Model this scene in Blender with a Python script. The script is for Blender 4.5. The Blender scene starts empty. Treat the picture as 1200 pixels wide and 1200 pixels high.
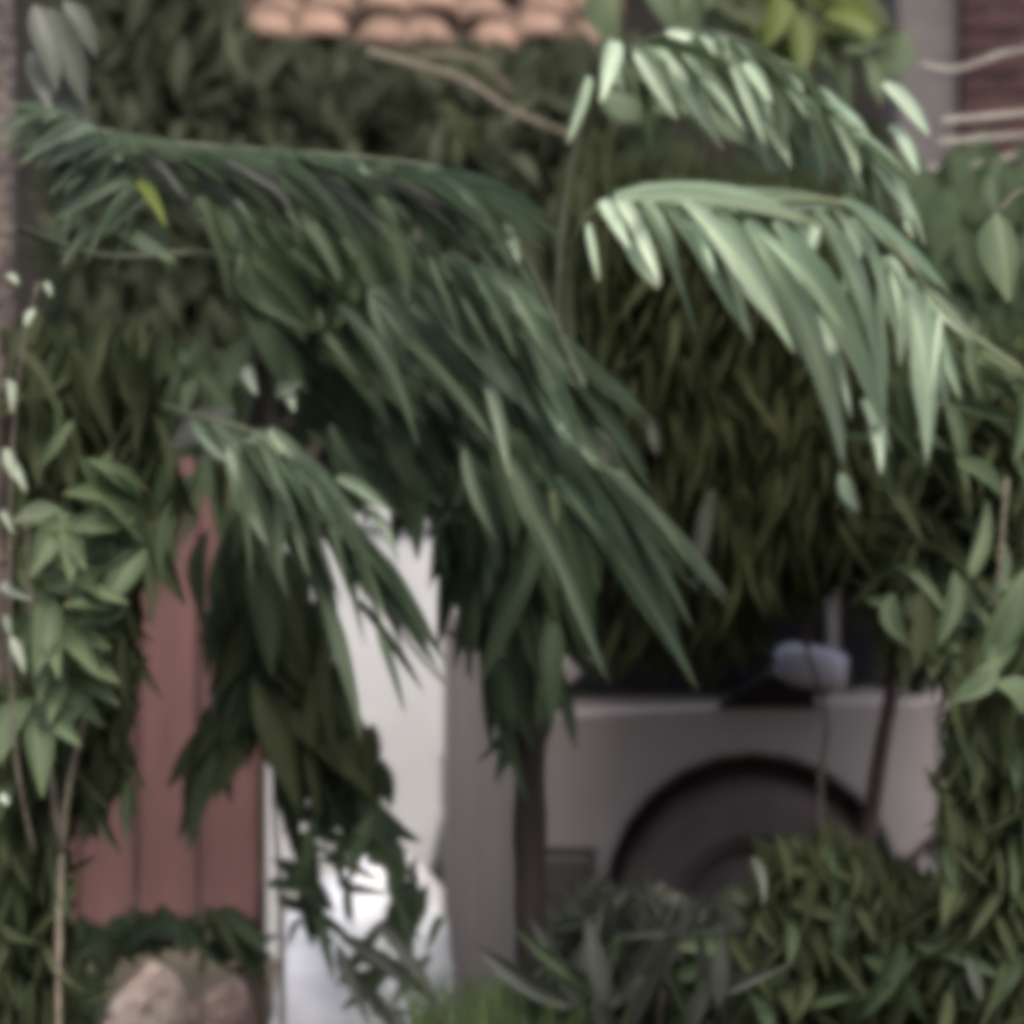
import bpy, bmesh, math, random
from mathutils import Vector, Matrix
random.seed(11)
R = math.radians
sc = bpy.context.scene
col = sc.collection

# ------------------------------------------------------------------ camera, world, sun, exposure
CAM_Z = 1.4
FOV = 20.0
cam = bpy.data.cameras.new("camera"); cam_o = bpy.data.objects.new("camera", cam); col.objects.link(cam_o)
cam_o.location = (0, 0, CAM_Z); cam_o.rotation_euler = (R(90), 0, 0)
cam.sensor_fit = 'HORIZONTAL'; cam.angle = R(FOV); cam.clip_start = 0.1; cam.clip_end = 500
sc.camera = cam_o
cam.dof.use_dof = True; cam.dof.focus_distance = 4.6; cam.dof.aperture_fstop = 2.3; cam.dof.aperture_blades = 0

world = bpy.data.worlds.new("World"); sc.world = world; world.use_nodes = True
wn = world.node_tree.nodes; wl = world.node_tree.links
bg = wn['Background']; sky = wn.new('ShaderNodeTexSky'); sky.sky_type = 'NISHITA'; sky.sun_disc = False
SUN_EL, SUN_AZ = 60.0, 176.0       # azimuth clockwise from +Y
sky.sun_elevation = R(SUN_EL); sky.sun_rotation = R(SUN_AZ)
sky.air_density = 1.0; sky.dust_density = 6.0; sky.ozone_density = 0.6
wl.new(sky.outputs[0], bg.inputs[0]); bg.inputs[1].default_value = 0.15
sun = bpy.data.lights.new("sun", 'SUN'); sun_o = bpy.data.objects.new("sun", sun); col.objects.link(sun_o)
sun.energy = 1.7; sun.angle = R(24); sun.color = (1.0, 0.95, 0.88)
sd = Vector((math.sin(R(SUN_AZ))*math.cos(R(SUN_EL)), math.cos(R(SUN_AZ))*math.cos(R(SUN_EL)), math.sin(R(SUN_EL))))
sun_o.rotation_euler = sd.to_track_quat('Z', 'Y').to_euler(); sun_o.location = sd*20
vs = sc.view_settings
sc.display_settings.display_device = 'sRGB'
vs.view_transform = 'Standard'; vs.look = 'None'; vs.gamma = 1.0; vs.use_curve_mapping = False
vs.exposure = 0.92
sc.render.engine = 'CYCLES'
sc.cycles.use_denoising = True
sc.cycles.pixel_filter_type = 'BLACKMAN_HARRIS'
sc.cycles.filter_width = 9.5        # the photograph is soft all over
sc.cycles.max_bounces = 10; sc.cycles.diffuse_bounces = 6; sc.cycles.transmission_bounces = 8

K = 2*math.tan(R(FOV/2))/1200
def P(px, py, d):
    """a point of the place, from where it is seen (photo pixels) and how far away it stands"""
    return Vector(((px-600)*K*d, d, CAM_Z-(py-600)*K*d))

# ------------------------------------------------------------------ materials
def lin(c): return tuple((v/12.92 if v <= .04045 else ((v+.055)/1.055)**2.4) for v in c)
def new_mat(name):
    m = bpy.data.materials.new(name); m.use_nodes = True
    return m, m.node_tree.nodes, m.node_tree.links, m.node_tree.nodes['Principled BSDF']
def plain(name, c1, c2, rough=.8, scale=6, bump=.3, detail=6, spec=.3, metal=0, stretch=(1,1,1), bscale=None):
    m, n, l, b = new_mat(name)
    tc = n.new('ShaderNodeTexCoord'); mp = n.new('ShaderNodeMapping'); mp.inputs['Scale'].default_value = stretch
    nz = n.new('ShaderNodeTexNoise'); nz.inputs['Scale'].default_value = scale; nz.inputs['Detail'].default_value = detail
    rp = n.new('ShaderNodeValToRGB'); rp.color_ramp.elements[0].position = .33; rp.color_ramp.elements[1].position = .68
    rp.color_ramp.elements[0].color = (*c1, 1); rp.color_ramp.elements[1].color = (*c2, 1)
    l.new(tc.outputs['Object'], mp.inputs[0]); l.new(mp.outputs[0], nz.inputs[0]); l.new(nz.outputs[0], rp.inputs[0])
    oi = n.new('ShaderNodeObjectInfo'); hs = n.new('ShaderNodeHueSaturation'); mr = n.new('ShaderNodeMapRange')
    mr.inputs['To Min'].default_value = .82; mr.inputs['To Max'].default_value = 1.18
    l.new(oi.outputs['Random'], mr.inputs[0]); l.new(mr.outputs[0], hs.inputs['Value'])
    l.new(rp.outputs[0], hs.inputs['Color']); l.new(hs.outputs[0], b.inputs['Base Color'])
    b.inputs['Roughness'].default_value = rough; b.inputs['Specular IOR Level'].default_value = spec; b.inputs['Metallic'].default_value = metal
    if bump:
        n2 = n.new('ShaderNodeTexNoise'); n2.inputs['Scale'].default_value = bscale or scale*4; n2.inputs['Detail'].default_value = 5
        l.new(mp.outputs[0], n2.inputs[0])
        bp = n.new('ShaderNodeBump'); bp.inputs['Strength'].default_value = bump; bp.inputs['Distance'].default_value = .02
        l.new(n2.outputs[0], bp.inputs['Height']); l.new(bp.outputs[0], b.inputs['Normal'])
    return m
def leaf_mat(name, c1, c2, rough=.42, spec=.5, trans=.25, rib=False):
    m, n, l, b = new_mat(name)
    oi = n.new('ShaderNodeObjectInfo'); tc = n.new('ShaderNodeTexCoord')
    nz = n.new('ShaderNodeTexNoise'); nz.inputs['Scale'].default_value = 5; nz.inputs['Detail'].default_value = 4
    l.new(tc.outputs['Object'], nz.inputs[0])
    ad = n.new('ShaderNodeMath'); ad.operation = 'MULTIPLY_ADD'; ad.inputs[1].default_value = .7
    l.new(oi.outputs['Random'], ad.inputs[0])
    mu = n.new('ShaderNodeMath'); mu.operation = 'MULTIPLY_ADD'; mu.inputs[1].default_value = .9; mu.inputs[2].default_value = -.3
    l.new(nz.outputs[0], mu.inputs[0]); l.new(mu.outputs[0], ad.inputs[2])
    rp = n.new('ShaderNodeValToRGB'); rp.color_ramp.elements[0].color = (*c1, 1); rp.color_ramp.elements[1].color = (*c2, 1)
    l.new(ad.outputs[0], rp.inputs[0]); colr = rp.outputs[0]
    if rib:
        sx = n.new('ShaderNodeSeparateXYZ'); l.new(tc.outputs['Object'], sx.inputs[0])
        ab = n.new('ShaderNodeMath'); ab.operation = 'ABSOLUTE'; l.new(sx.outputs[0], ab.inputs[0])
        m1 = n.new('ShaderNodeMapRange'); m1.inputs['From Min'].default_value = .03; m1.inputs['From Max'].default_value = .09
        m1.inputs['To Min'].default_value = .45; m1.inputs['To Max'].default_value = 0; l.new(ab.outputs[0], m1.inputs[0])
        x1 = n.new('ShaderNodeMix'); x1.data_type = 'RGBA'; x1.inputs[7].default_value = (c2[0]*1.5+.03, c2[1]*1.45+.03, c2[2]*1.3+.02, 1)
        l.new(m1.outputs[0], x1.inputs[0]); l.new(colr, x1.inputs[6])
        y1 = n.new('ShaderNodeMath'); y1.operation = 'MULTIPLY_ADD'; y1.inputs[1].default_value = .5; l.new(nz.outputs[0], y1.inputs[0]); l.new(sx.outputs[1], y1.inputs[2])
        m2 = n.new('ShaderNodeMapRange'); m2.inputs['From Min'].default_value = 1.12; m2.inputs['From Max'].default_value = 1.3; m2.inputs['To Max'].default_value = .75
        l.new(y1.outputs[0], m2.inputs[0])
        x2 = n.new('ShaderNodeMix'); x2.data_type = 'RGBA'; x2.inputs[7].default_value = (.17,.13,.075,1)
        l.new(m2.outputs[0], x2.inputs[0]); l.new(x1.outputs[2], x2.inputs[6]); colr = x2.outputs[2]
    l.new(colr, b.inputs['Base Color'])
    b.inputs['Roughness'].default_value = rough; b.inputs['Specular IOR Level'].default_value = spec
    tr = n.new('ShaderNodeBsdfTranslucent'); l.new(colr, tr.inputs[0])
    mx = n.new('ShaderNodeMixShader'); mx.inputs[0].default_value = trans
    out = n['Material Output']; l.new(b.outputs[0], mx.inputs[1]); l.new(tr.outputs[0], mx.inputs[2]); l.new(mx.outputs[0], out.inputs[0])
    return m
M = {}
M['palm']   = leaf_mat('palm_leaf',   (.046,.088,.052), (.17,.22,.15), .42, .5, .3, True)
M['lit']  = leaf_mat('lit_leaf',  (.25,.35,.24), (.38,.47,.35), .36, .8, .3, True)  # raised pale tone, sky sheen of the lit fronds put into the colour
M['lime']   = leaf_mat('lime_leaf',   (.05,.075,.01), (.10,.125,.025), .55, .3)
M['olive']  = leaf_mat('olive_leaf',  (.045,.056,.026), (.076,.092,.044), .65, .2, .4)
M['shrub']  = leaf_mat('shrub_leaf',  (.045,.075,.036), (.085,.12,.06), .55, .3, .3, True)
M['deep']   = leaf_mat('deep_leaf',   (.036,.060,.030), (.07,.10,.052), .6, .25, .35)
M['hang']   = leaf_mat('hanging_leaf', (.068,.079,.036), (.105,.12,.06), .65, .2, .45)
M['hedge']  = leaf_mat('hedge_leaf', (.060,.072,.044), (.105,.118,.074), .65, .2, .4)
M['grey']   = leaf_mat('grey_leaf',   (.055,.062,.05), (.085,.095,.075), .5, .4)
M['pale']   = leaf_mat('pale_leaf',   (.20,.25,.18), (.30,.34,.26), .4, .6, .25, True)
M['twig']   = plain('twig_bark', (.12,.10,.075), (.22,.19,.15), .85, 14, .4)
M['palet']  = plain('pale_twig', (.25,.23,.20), (.36,.34,.30), .8, 14, .3)
M['rachis'] = plain('rachis_green', (.10,.12,.06), (.17,.19,.11), .5, 10, .1)
M['rachisd']= plain('rachis_dull', (.05,.06,.034), (.085,.095,.058), .6, 10, .1)
M['darkbk'] = plain('dark_bark', (.016,.011,.012), (.035,.026,.026), .9, 12, .5, stretch=(1,1,.3))
M['redstem']= plain('reddish_stem', (.05,.03,.03), (.09,.06,.058), .8, 12, .4)
M['palebk'] = plain('mottled_bark', (.045,.038,.034), (.20,.165,.15), .9, 9, .6)
M['plaster']= plain('grey_plaster', (.075,.07,.07), (.12,.11,.11), .95, 3, .4)
M['concrete']= plain('grey_concrete', (.12,.11,.116), (.19,.175,.183), .95, 5, .4, stretch=(1,1,.12))
M['shadewall'] = plain('shade_toned_plaster', (.012,.011,.010), (.026,.023,.020), .95, 3, .4)  # deep shade under eave and leaves put into the near-black wall colour
M['white']  = plain('white_paint', (.30,.305,.315), (.40,.405,.415), .85, 2.2, .2)
M['sack']   = plain('white_plastic', (.72,.74,.79), (.88,.89,.93), .4, 5, .25, spec=.5)
M['brick']  = plain('brick_red', (.030,.015,.015), (.055,.027,.027), .9, 9, .5)
M['mortar'] = plain('mortar', (.035,.03,.03), (.06,.052,.05), .95, 12, .4)
M['tile']   = plain('clay_tile', (.03,.02,.014), (.24,.155,.115), .85, 7, .5)
M['red']    = plain('faded_red_paint', (.045,.024,.022), (.145,.072,.07), .7, 5, .4, stretch=(1,1,.15))
M['timber'] = plain('dark_timber', (.025,.017,.014), (.05,.035,.03), .9, 6, .4)
M['stone']  = plain('pink_stone', (.34,.26,.23), (.62,.52,.46), .9, 6, .7)
M['brownst']= plain('brown_stone', (.15,.11,.095), (.28,.21,.185), .9, 6, .7)
M['soil']   = plain('dark_soil', (.03,.025,.018), (.07,.058,.042), .95, 2.5, .8)
M['paint']  = plain('grey_car_paint', (.19,.172,.175), (.225,.205,.208), .42, 2.5, .04, spec=.5)
M['bump']   = plain('grey_bumper', (.05,.047,.045), (.07,.065,.063), .6, 4, .1)
M['rubber'] = plain('tyre_rubber', (.062,.05,.05), (.10,.08,.08), .85, 8, .3)
M['well']   = plain('dark_liner', (.075,.064,.063), (.10,.085,.084), .95, 8, .2)
M['rim']    = plain('dusty_rim', (.045,.036,.036), (.075,.06,.06), .6, 8, .2, spec=.5)
M['mirror'] = plain('lavender_plastic', (.34,.32,.38), (.40,.38,.44), .45, 4, .05, spec=.5)
M['black']  = plain('black_trim', (.008,.007,.009), (.016,.014,.017), .5, 4, 0)
M['lamp']   = plain('clear_lamp', (.3,.3,.31), (.38,.38,.4), .2, 4, 0, spec=.6)
def glass_mat():
    m, n, l, b = new_mat('tinted_glass')
    b.inputs['Base Color'].default_value = (.012,.012,.014,1); b.inputs['Roughness'].default_value = .08
    return m
M['glass'] = glass_mat()

# ------------------------------------------------------------------ object helpers
def empty(name, loc, label=None, cat=None, group=None):
    o = bpy.data.objects.new(name, None); col.objects.link(o); o.location = loc; o.empty_display_size = .1
    return tag(o, label, cat, group)
def tag(o, label=None, cat=None, group=None, kind=None):
    if label: o['label'] = label
    if cat: o['category'] = cat
    if group: o['group'] = group
    if kind: o['kind'] = kind
    return o
def wpos(o):
    v = Vector((0,0,0))
    while o: v += o.location; o = o.parent
    return v
def link(name, mesh, parent=None, world_matrix=None, origin=None):
    """mesh given in world coordinates (origin) or as a shared proto with a world matrix"""
    o = bpy.data.objects.new(name, mesh); col.objects.link(o)
    off = wpos(parent) if parent else Vector((0,0,0))
    if parent: o.parent = parent
    if world_matrix is not None: o.matrix_basis = Matrix.Translation(-off) @ world_matrix
    elif origin is not None: o.location = Vector(origin) - off
    else: o.location = -off
    return o
def mesh_from(name, verts, faces, mat, smooth=False):
    me = bpy.data.meshes.new(name); me.from_pydata([tuple(v) for v in verts], [], faces); me.update()
    me.materials.append(mat)
    if smooth: me.polygons.foreach_set('use_smooth', [True]*len(me.polygons))
    return me
def bm_mesh(name, bm, mat, smooth=False):
    me = bpy.data.meshes.new(name); bm.to_mesh(me); bm.free(); me.materials.append(mat)
    if smooth: me.polygons.foreach_set('use_smooth', [True]*len(me.polygons))
    return me
def tube_data(pts, radii, sides=7):
    V, F = [], []
    for i, p in enumerate(pts):
        a = pts[max(i-1,0)]; b = pts[min(i+1,len(pts)-1)]
        t = (b-a).normalized(); u = t.cross(Vector((0,1,0)))
        if u.length < .05: u = t.cross(Vector((1,0,0)))
        u.normalize(); v = t.cross(u)
        for k in range(sides):
            an = 2*math.pi*k/sides
            V.append(p + (u*math.cos(an)+v*math.sin(an))*radii[i])
    for i in range(len(pts)-1):
        for k in range(sides):
            F.append((i*sides+k, i*sides+(k+1)%sides, (i+1)*sides+(k+1)%sides, (i+1)*sides+k))
    F.append(tuple(range(sides-1,-1,-1))); F.append(tuple((len(pts)-1)*sides+k for k in range(sides)))
    return V, F
def smooth_path(pts, n=6):
    """Catmull-Rom through the points"""
    out = []
    for i in range(len(pts)-1):
        p0 = pts[max(i-1,0)]; p1 = pts[i]; p2 = pts[i+1]; p3 = pts[min(i+2,len(pts)-1)]
        for k in range(n):
            t = k/n
            out.append(.5*((2*p1)+(p2-p0)*t+(2*p0-5*p1+4*p2-p3)*t*t+(3*p1-p0-3*p2+p3)*t**3))
    out.append(pts[-1]); return out
def branch(name, parent, pix, r0, r1, mat, sides=7, label=None):
    """a stem, frond axis or trunk through (px, py, d) points"""
    pts = smooth_path([P(*p) for p in pix], 5)
    org = pts[0].copy()
    rad = [r0+(r1-r0)*i/(len(pts)-1) for i in range(len(pts))]
    rad = [r*random.uniform(.93,1.07) for r in rad]
    V, F = tube_data([p-org for p in pts], rad, sides)
    o = link(name, mesh_from(name, V, F, mat, True), parent, origin=org)
    if label: o['label'] = label
    return o
def box(bm, x0, x1, y0, y1, z0, z1):
    vs_ = [bm.verts.new(c) for c in ((x0,y0,z0),(x1,y0,z0),(x1,y1,z0),(x0,y1,z0),(x0,y0,z1),(x1,y0,z1),(x1,y1,z1),(x0,y1,z1))]
    for f in ((3,2,1,0),(4,5,6,7),(0,1,5,4),(1,2,6,5),(2,3,7,6),(3,0,4,7)): bm.faces.new([vs_[i] for i in f])
def box_obj(name, parent, mat, x0, x1, y0, y1, z0, z1, bevel=0.0):
    bm = bmesh.new(); box(bm, x0, x1, y0, y1, z0, z1)
    if bevel: bmesh.ops.bevel(bm, geom=bm.edges[:], offset=bevel, segments=2, affect='EDGES', profile=.5)
    c = Vector(((x0+x1)/2, (y0+y1)/2, z0))
    bmesh.ops.translate(bm, vec=-c, verts=bm.verts[:])
    return link(name, bm_mesh(name, bm, mat), parent, origin=c)

# ------------------------------------------------------------------ leaves
def leaf_geo(kind, bend, seg=8, cv=0.0):
    V, F = [], []
    for i in range(seg+1):
        t = i/seg
        if kind == 'narrow': w = .5*math.sin(math.pi*min(1, .04+.96*t)**.75)**.8 if t < 1 else .0
        elif kind == 'broad': w = .5*(math.sin(math.pi*t**.85))**.9 if 0 < t < 1 else .0
        else: w = .5*(math.sin(math.pi*t**.6))**.75 if 0 < t < 1 else 0
        w = max(w, .02)
        z = -bend*t*t; y = t*(1-.25*bend*t)
        wob = .03*math.sin(t*9+bend*20)
        c = cv*math.sin(math.pi*t*.9)+cv*.3*math.sin(5*t); tw = cv*.5*t
        V += [(c-w, y, z+(.22+tw)*w+wob*w), (c, y, z), (c+w, y, z+(.22-tw)*w-wob*w)]
    for i in range(seg):
        a = i*3
        F += [(a, a+1, a+4, a+3), (a+1, a+2, a+5, a+4)]
    return V, F
PROTO = {}
def proto(kind, bend, mat):
    cv = 0 if mat in ('pale','grey') else random.choice((-.2,0,.2) if kind == 'narrow' else (-.3,-.15,0,.15,.3)); k = (kind, bend, mat, cv)
    if k not in PROTO:
        V, F = leaf_geo(kind, bend, 8, cv); PROTO[k] = mesh_from('leaf', V, F, M[mat], True)
    return PROTO[k]
BENDS = (.05, .06, .14, .26)
def leaf_matrix(a, b, width, n):
    ax = b-a; L = ax.length; y = ax/L
    z = n - y*n.dot(y)
    if z.length < 1e-3: z = Vector((0,-1,.3)) - y*y.dot(Vector((0,-1,.3)))
    z.normalize(); x = y.cross(z)
    m = Matrix(((x.x*width, y.x*L, z.x*L, a.x), (x.y*width, y.y*L, z.y*L, a.y), (x.z*width, y.z*L, z.z*L, a.z), (0,0,0,1)))
    return m
def leaf_frame(a_px, b_px, wpx, d0, d1, tilt=.5, jit=.25):
    a = P(*a_px, d0); b = P(*b_px, d1)
    n = Vector((random.gauss(0,jit), -1+random.gauss(0,jit*.5), tilt+random.gauss(0,jit)))
    return leaf_matrix(a, b, wpx*K*(d0+d1)/2*1.1, n)
COUNT = {}
def leaf(parent, a, b, w, d, mat='palm', kind='narrow', tilt=.5, jit=.25, dd=None, label=None):
    d1 = d - (random.uniform(.0,.14) if dd is None else dd)
    if kind == 'narrow' and mat in ('palm','lit'): w *= .68 if mat == 'palm' else .88
    m = leaf_frame(a, b, w, d, d1, tilt, jit)
    o = link('leaf', proto(kind, random.choice(BENDS), mat), parent, world_matrix=m)
    if label: o['label'] = label
    return o
def leaves(parent, rows, d, mat, kind='narrow', tilt=.5, jit=.2):
    for r in rows:
        x0, y0, x1, y1, w = r[:5]
        leaf(parent, (x0,y0), (x1,y1), w, d+(r[5] if len(r) > 5 else 0)+random.uniform(-.04,.04), mat, kind, tilt, jit)
def leaf_line(parent, pix, n, ang, lpx, wpx, mat, kind='narrow', d_j=.08, aj=14, tilt=.5, side=None):
    """leaflets along an axis; ang in degrees, 0 = right, 90 = down"""
    pts = smooth_path([Vector(p) for p in pix], 8)
    for i in range(n):
        p = pts[min(len(pts)-1, int((i+random.random())/n*(len(pts)-1)))]
        a = R(ang+random.gauss(0, aj)); L = random.uniform(*lpx)
        leaf(parent, (p[0], p[1]), (p[0]+L*math.cos(a), p[1]+L*math.sin(a)), random.uniform(*wpx), p[2]+random.uniform(-d_j,d_j), mat, kind, tilt)
def in_poly(x, y, poly):
    c = False; j = len(poly)-1
    for i in range(len(poly)):
        xi, yi = poly[i]; xj, yj = poly[j]
        if (yi > y) != (yj > y) and x < (xj-xi)*(y-yi)/(yj-yi)+xi: c = not c
        j = i
    return c
def rnd_poly(poly):
    xs = [p[0] for p in poly]; ys = [p[1] for p in poly]
    while True:
        x = random.uniform(min(xs), max(xs)); y = random.uniform(min(ys), max(ys))
        if in_poly(x, y, poly): return x, y
def scatter(parent, poly, n, ang, aj, lpx, wpx, depth, mat, kind='broad', tilt=.5, jit=.35):
    for _ in range(n):
        x, y = rnd_poly(poly); a = R(random.gauss(ang, aj)); L = random.uniform(*lpx)
        d = random.uniform(*depth)
        cx, cy = L*math.cos(a)/2, L*math.sin(a)/2
        leaf(parent, (x-cx, y-cy), (x+cx, y+cy), random.uniform(*wpx), d, random.choice(mat) if isinstance(mat, (list,tuple)) else mat, kind, tilt, jit)
def foliage(name, parent, poly, n, ang, aj, lpx, wpx, depth, mat, kind='broad', tilt=.5, jit=.4):
    """leaves past counting, joined into one"""
    V, F = [], []
    LV, LF = leaf_geo(kind, .18, 4)
    for _ in range(n):
        x, y = rnd_poly(poly); a = R(random.gauss(ang, aj)); L = random.uniform(*lpx); d = random.uniform(*depth)
        cx, cy = L*math.cos(a)/2, L*math.sin(a)/2
        m = leaf_frame((x-cx,y-cy), (x+cx,y+cy), random.uniform(*wpx), d, d-random.uniform(-.05,.14), tilt, jit)
        b = len(V); V += [m @ Vector(v) for v in LV]; F += [tuple(i+b for i in f) for f in LF]
    org = wpos(parent) if parent else P(*poly[0], depth[0])
    o = link(name, mesh_from(name, [v-org for v in V], F, M[mat]), parent, origin=org)
    o['kind'] = 'stuff'; return o

# ------------------------------------------------------------------ the setting: ground, house, walls
def ground():
    V, F = [], []
    xs = [-120,-30,-10,-5]+[-4+.25*i for i in range(33)]+[5,10,30,120]
    ys = [-40,-5,0,3]+[4+.25*i for i in range(33)]+[14,20,40,200]
    for y in ys:
        for x in xs:
            V.append((x, y, random.uniform(-.02,.0)))
    w = len(xs)
    for j in range(len(ys)-1):
        for i in range(w-1): F.append((j*w+i, j*w+i+1, (j+1)*w+i+1, (j+1)*w+i))
    o = link('ground', mesh_from('ground', V, F, M['soil'], True)); o['kind'] = 'structure'
ground()

HD = 11.3            # front of the house wall
def house():
    x0, x1 = P(-500,0,HD).x, P(1700,0,HD).x
    h = empty('house', ((x0+x1)/2, HD, 0), 'old house with plaster wall darkened for shade under a clay tiled eave', 'house')
    box_obj('wall', h, M['shadewall'], x0, x1, HD, HD+3.5, -.05, 5.2)
    ex0, ex1 = P(150,0,9.8).x, P(735,0,9.8).x
    ez = P(0,62,9.8).z; pitch = R(27)
    # rafters, fascia and rows of barrel tiles
    box_obj('fascia', h, M['timber'], ex0+.02, ex1-.02, 9.86, 9.89, ez-.05, ez+.05)
    n = 9; wt = (ex1-ex0)/n
    V, F = [], []
    sg = 6
    for j in (0,1):
        for k in range(sg+1):
            a = math.pi*k/sg; r = wt*.5*(1.0 if j == 0 else .9)
            V.append((-r*math.cos(a), .38*j, r*.62*math.sin(a)))
    for j in (0,1):
        for k in range(sg+1):
            a = math.pi*k/sg; r = (wt*.5-.014)*(1.0 if j == 0 else .9)
            V.append((-r*math.cos(a), .38*j, r*.62*math.sin(a)-.004))
    q = sg+1
    for k in range(sg):
        F.append((k, k+1, q+k+1, q+k)); F.append((2*q+k+1, 2*q+k, 3*q+k, 3*q+k+1)); F.append((k+1, k, 2*q+k, 2*q+k+1))
        F.append((q+k, q+k+1, 3*q+k+1, 3*q+k))
    F.append((0, q, 3*q, 2*q)); F.append((q-1, 2*q-1+2*q, 4*q-1, 2*q-1)) if False else None
    tm = mesh_from('tile', V, F, M['tile'])
    for xx in (ex0+.06, ex1-.16): box_obj('post', h, M['timber'], xx, xx+.1, 9.95, 10.05, -.05, ez+.04)
    for r in range(5):
        for i in range(n):
            m = Matrix.Translation((ex0+wt*(i+.5)+random.uniform(-.012,.012), 9.8+r*.3*math.cos(pitch), ez+r*.3*math.sin(pitch)+.012*(r%2)+random.uniform(-.03,.022))) \
                @ Matrix.Rotation(pitch, 4, 'X') @ Matrix.Rotation(random.uniform(-.12,.12), 4, 'Z')
            link('tile', tm, h, world_matrix=m)
    bm = bmesh.new(); L = 1.6
    box(bm, ex0, ex1, 0, L, -.04, -.012)
    bmesh.ops.rotate(bm, cent=(0,0,0), matrix=Matrix.Rotation(pitch, 3, 'X'), verts=bm.verts[:])
    bmesh.ops.translate(bm, vec=(0,9.82,ez-.004), verts=bm.verts[:])
    link('roof_deck', bm_mesh('roof_deck', bm, M['timber']), h)
    # side roof, out of the frame on the left
house()
def grey_wall():
    x0, x1 = P(1052,0,9.9).x, P(1124,0,9.9).x
    w = empty('plaster_wall', ((x0+x1)/2, 9.9, 0), 'narrow grey plaster pilaster beside the dark red brick pier', 'wall')
    box_obj('shaft', w, M['plaster'], x0, x1, 9.9, 10.25, -.05, 3.6, .015)
    box_obj('plinth', w, M['plaster'], x0-.03, x1-.004, 9.86, 10.28, -.05, .3, .01)
grey_wall()
def brick_pier():
    d = 9.8; x0 = P(1127,0,d).x
    p = empty('brick_pier', (x0+.33, d, 0), 'dark red brick pier behind pale twigs', 'brick wall')
    box_obj('mortar_core', p, M['mortar'], x0+.008, x0+.67, d+.01, d+.44, -.05, 3.45)
    bm = bmesh.new(); box(bm, -.104,.104,-.05,.05,-.03,.03); bmesh.ops.bevel(bm, geom=bm.edges[:], offset=.006, segments=1, affect='EDGES')
    full = bm_mesh('brick', bm, M['brick'])
    bm = bmesh.new(); box(bm, -.05,.05,-.05,.05,-.03,.03); bmesh.ops.bevel(bm, geom=bm.edges[:], offset=.006, segments=1, affect='EDGES')
    half = bm_mesh('brick', bm, M['brick'])
    for c in range(47):
        z = .03+c*.072
        if c%2 == 0: cells = [(x0+.105+.223*i, full) for i in range(3)]
        else: cells = [(x0+.052, half)]+[(x0+.217+.223*i, full) for i in range(2)]+[(x0+.617, half)]
        for x, me in cells:
            link('brick', me, p, world_matrix=Matrix.Translation((x, d+.05+random.uniform(-.005,.004), z)) @ Matrix.Rotation(random.uniform(-.01,.01), 4, 'Z'))
brick_pier()
def white_wall():
    d = 9.2; x0, x1 = P(262,0,d).x, P(600,0,d).x; zt = P(0,600,d).z
    w = empty('garden_wall', ((x0+x1)/2, d, 0), 'white painted garden wall showing through gaps in the leaves', 'wall')
    box_obj('wall_panel', w, M['white'], x0, x1, d, d+.15, -.05, zt-.05, .01)
    box_obj('coping', w, M['white'], x0-.03, x1+.03, d-.03, d+.18, zt-.048, zt+.012, .012)
white_wall()
def fence():
    d = 7.7; pr = empty('plank_fence', P(190,600,d)*Vector((1,1,0)) if False else (P(190,0,d).x, d, 0), 'faded red plank fence half hidden by leaves', 'fence')
    xs = [22, 92, 160, 232, 304]; zb = P(0,1082,d).z; zt = P(0,545,d).z
    for i in range(4):
        x0, x1 = P(xs[i],0,d).x+.004, P(xs[i+1],0,d).x-.006
        box_obj('plank', pr, M['red'], x0, x1, d+random.uniform(-.006,.006), d+.025, zb+random.uniform(-.02,.015), zt+random.uniform(-.03,.02), .004)
    for z in (zb+.12, zt-.15): box_obj('rail', pr, M['timber'], P(50,0,d).x, P(306,0,d).x, d+.027, d+.07, z-.035, z+.035)
    for px in (72, 292): box_obj('post', pr, M['timber'], P(px,0,d).x-.035, P(px,0,d).x+.035, d+.072, d+.14, -.05, zt-.02)
fence()
def blob(name, mat, c, s, seed, label, cat, sub=3, amp=.18, pow_=1.0):
    bm = bmesh.new(); bmesh.ops.create_icosphere(bm, subdivisions=sub, radius=1)
    rnd = random.Random(seed); dirs = [(Vector((rnd.gauss(0,1),rnd.gauss(0,1),rnd.gauss(0,1))).normalized(), rnd.uniform(.5,.95)) for _ in range(11)]
    for v in bm.verts:
        n = v.co.normalized(); r = 1.0
        for dn, h in dirs:
            k = n.dot(dn)
            if k > h: r = min(r, h/k)
        v.co = Vector((n.x*r*s[0], n.y*r*s[1], n.z*r*s[2])) + Vector((rnd.uniform(-1,1)*.006, rnd.uniform(-1,1)*.006, rnd.uniform(-1,1)*.006))
        v.co.z = max(v.co.z, -s[2]*.75)
    o = link(name, bm_mesh(name, bm, mat), None, origin=c); tag(o, label, cat); return o
s1 = P(172,1160,6.9)
blob('stone', M['stone'], Vector((s1.x, 6.9, s1.z-.08)), (.10,.11,.15), 4, 'pinkish pale broken stone below the red fence', 'stone')
blob('stone', M['brownst'], Vector((s1.x+.15, 7.0, s1.z-.11)), (.13,.12,.14), 9, 'brownish stone lying right of the pale pink one', 'stone')
base_s = blob('stone', M['brownst'], Vector((s1.x+.06, 7.0, .04)), (.28,.2,.18), 12, 'dark lower stone under the pink and brown ones', 'stone')

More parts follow.
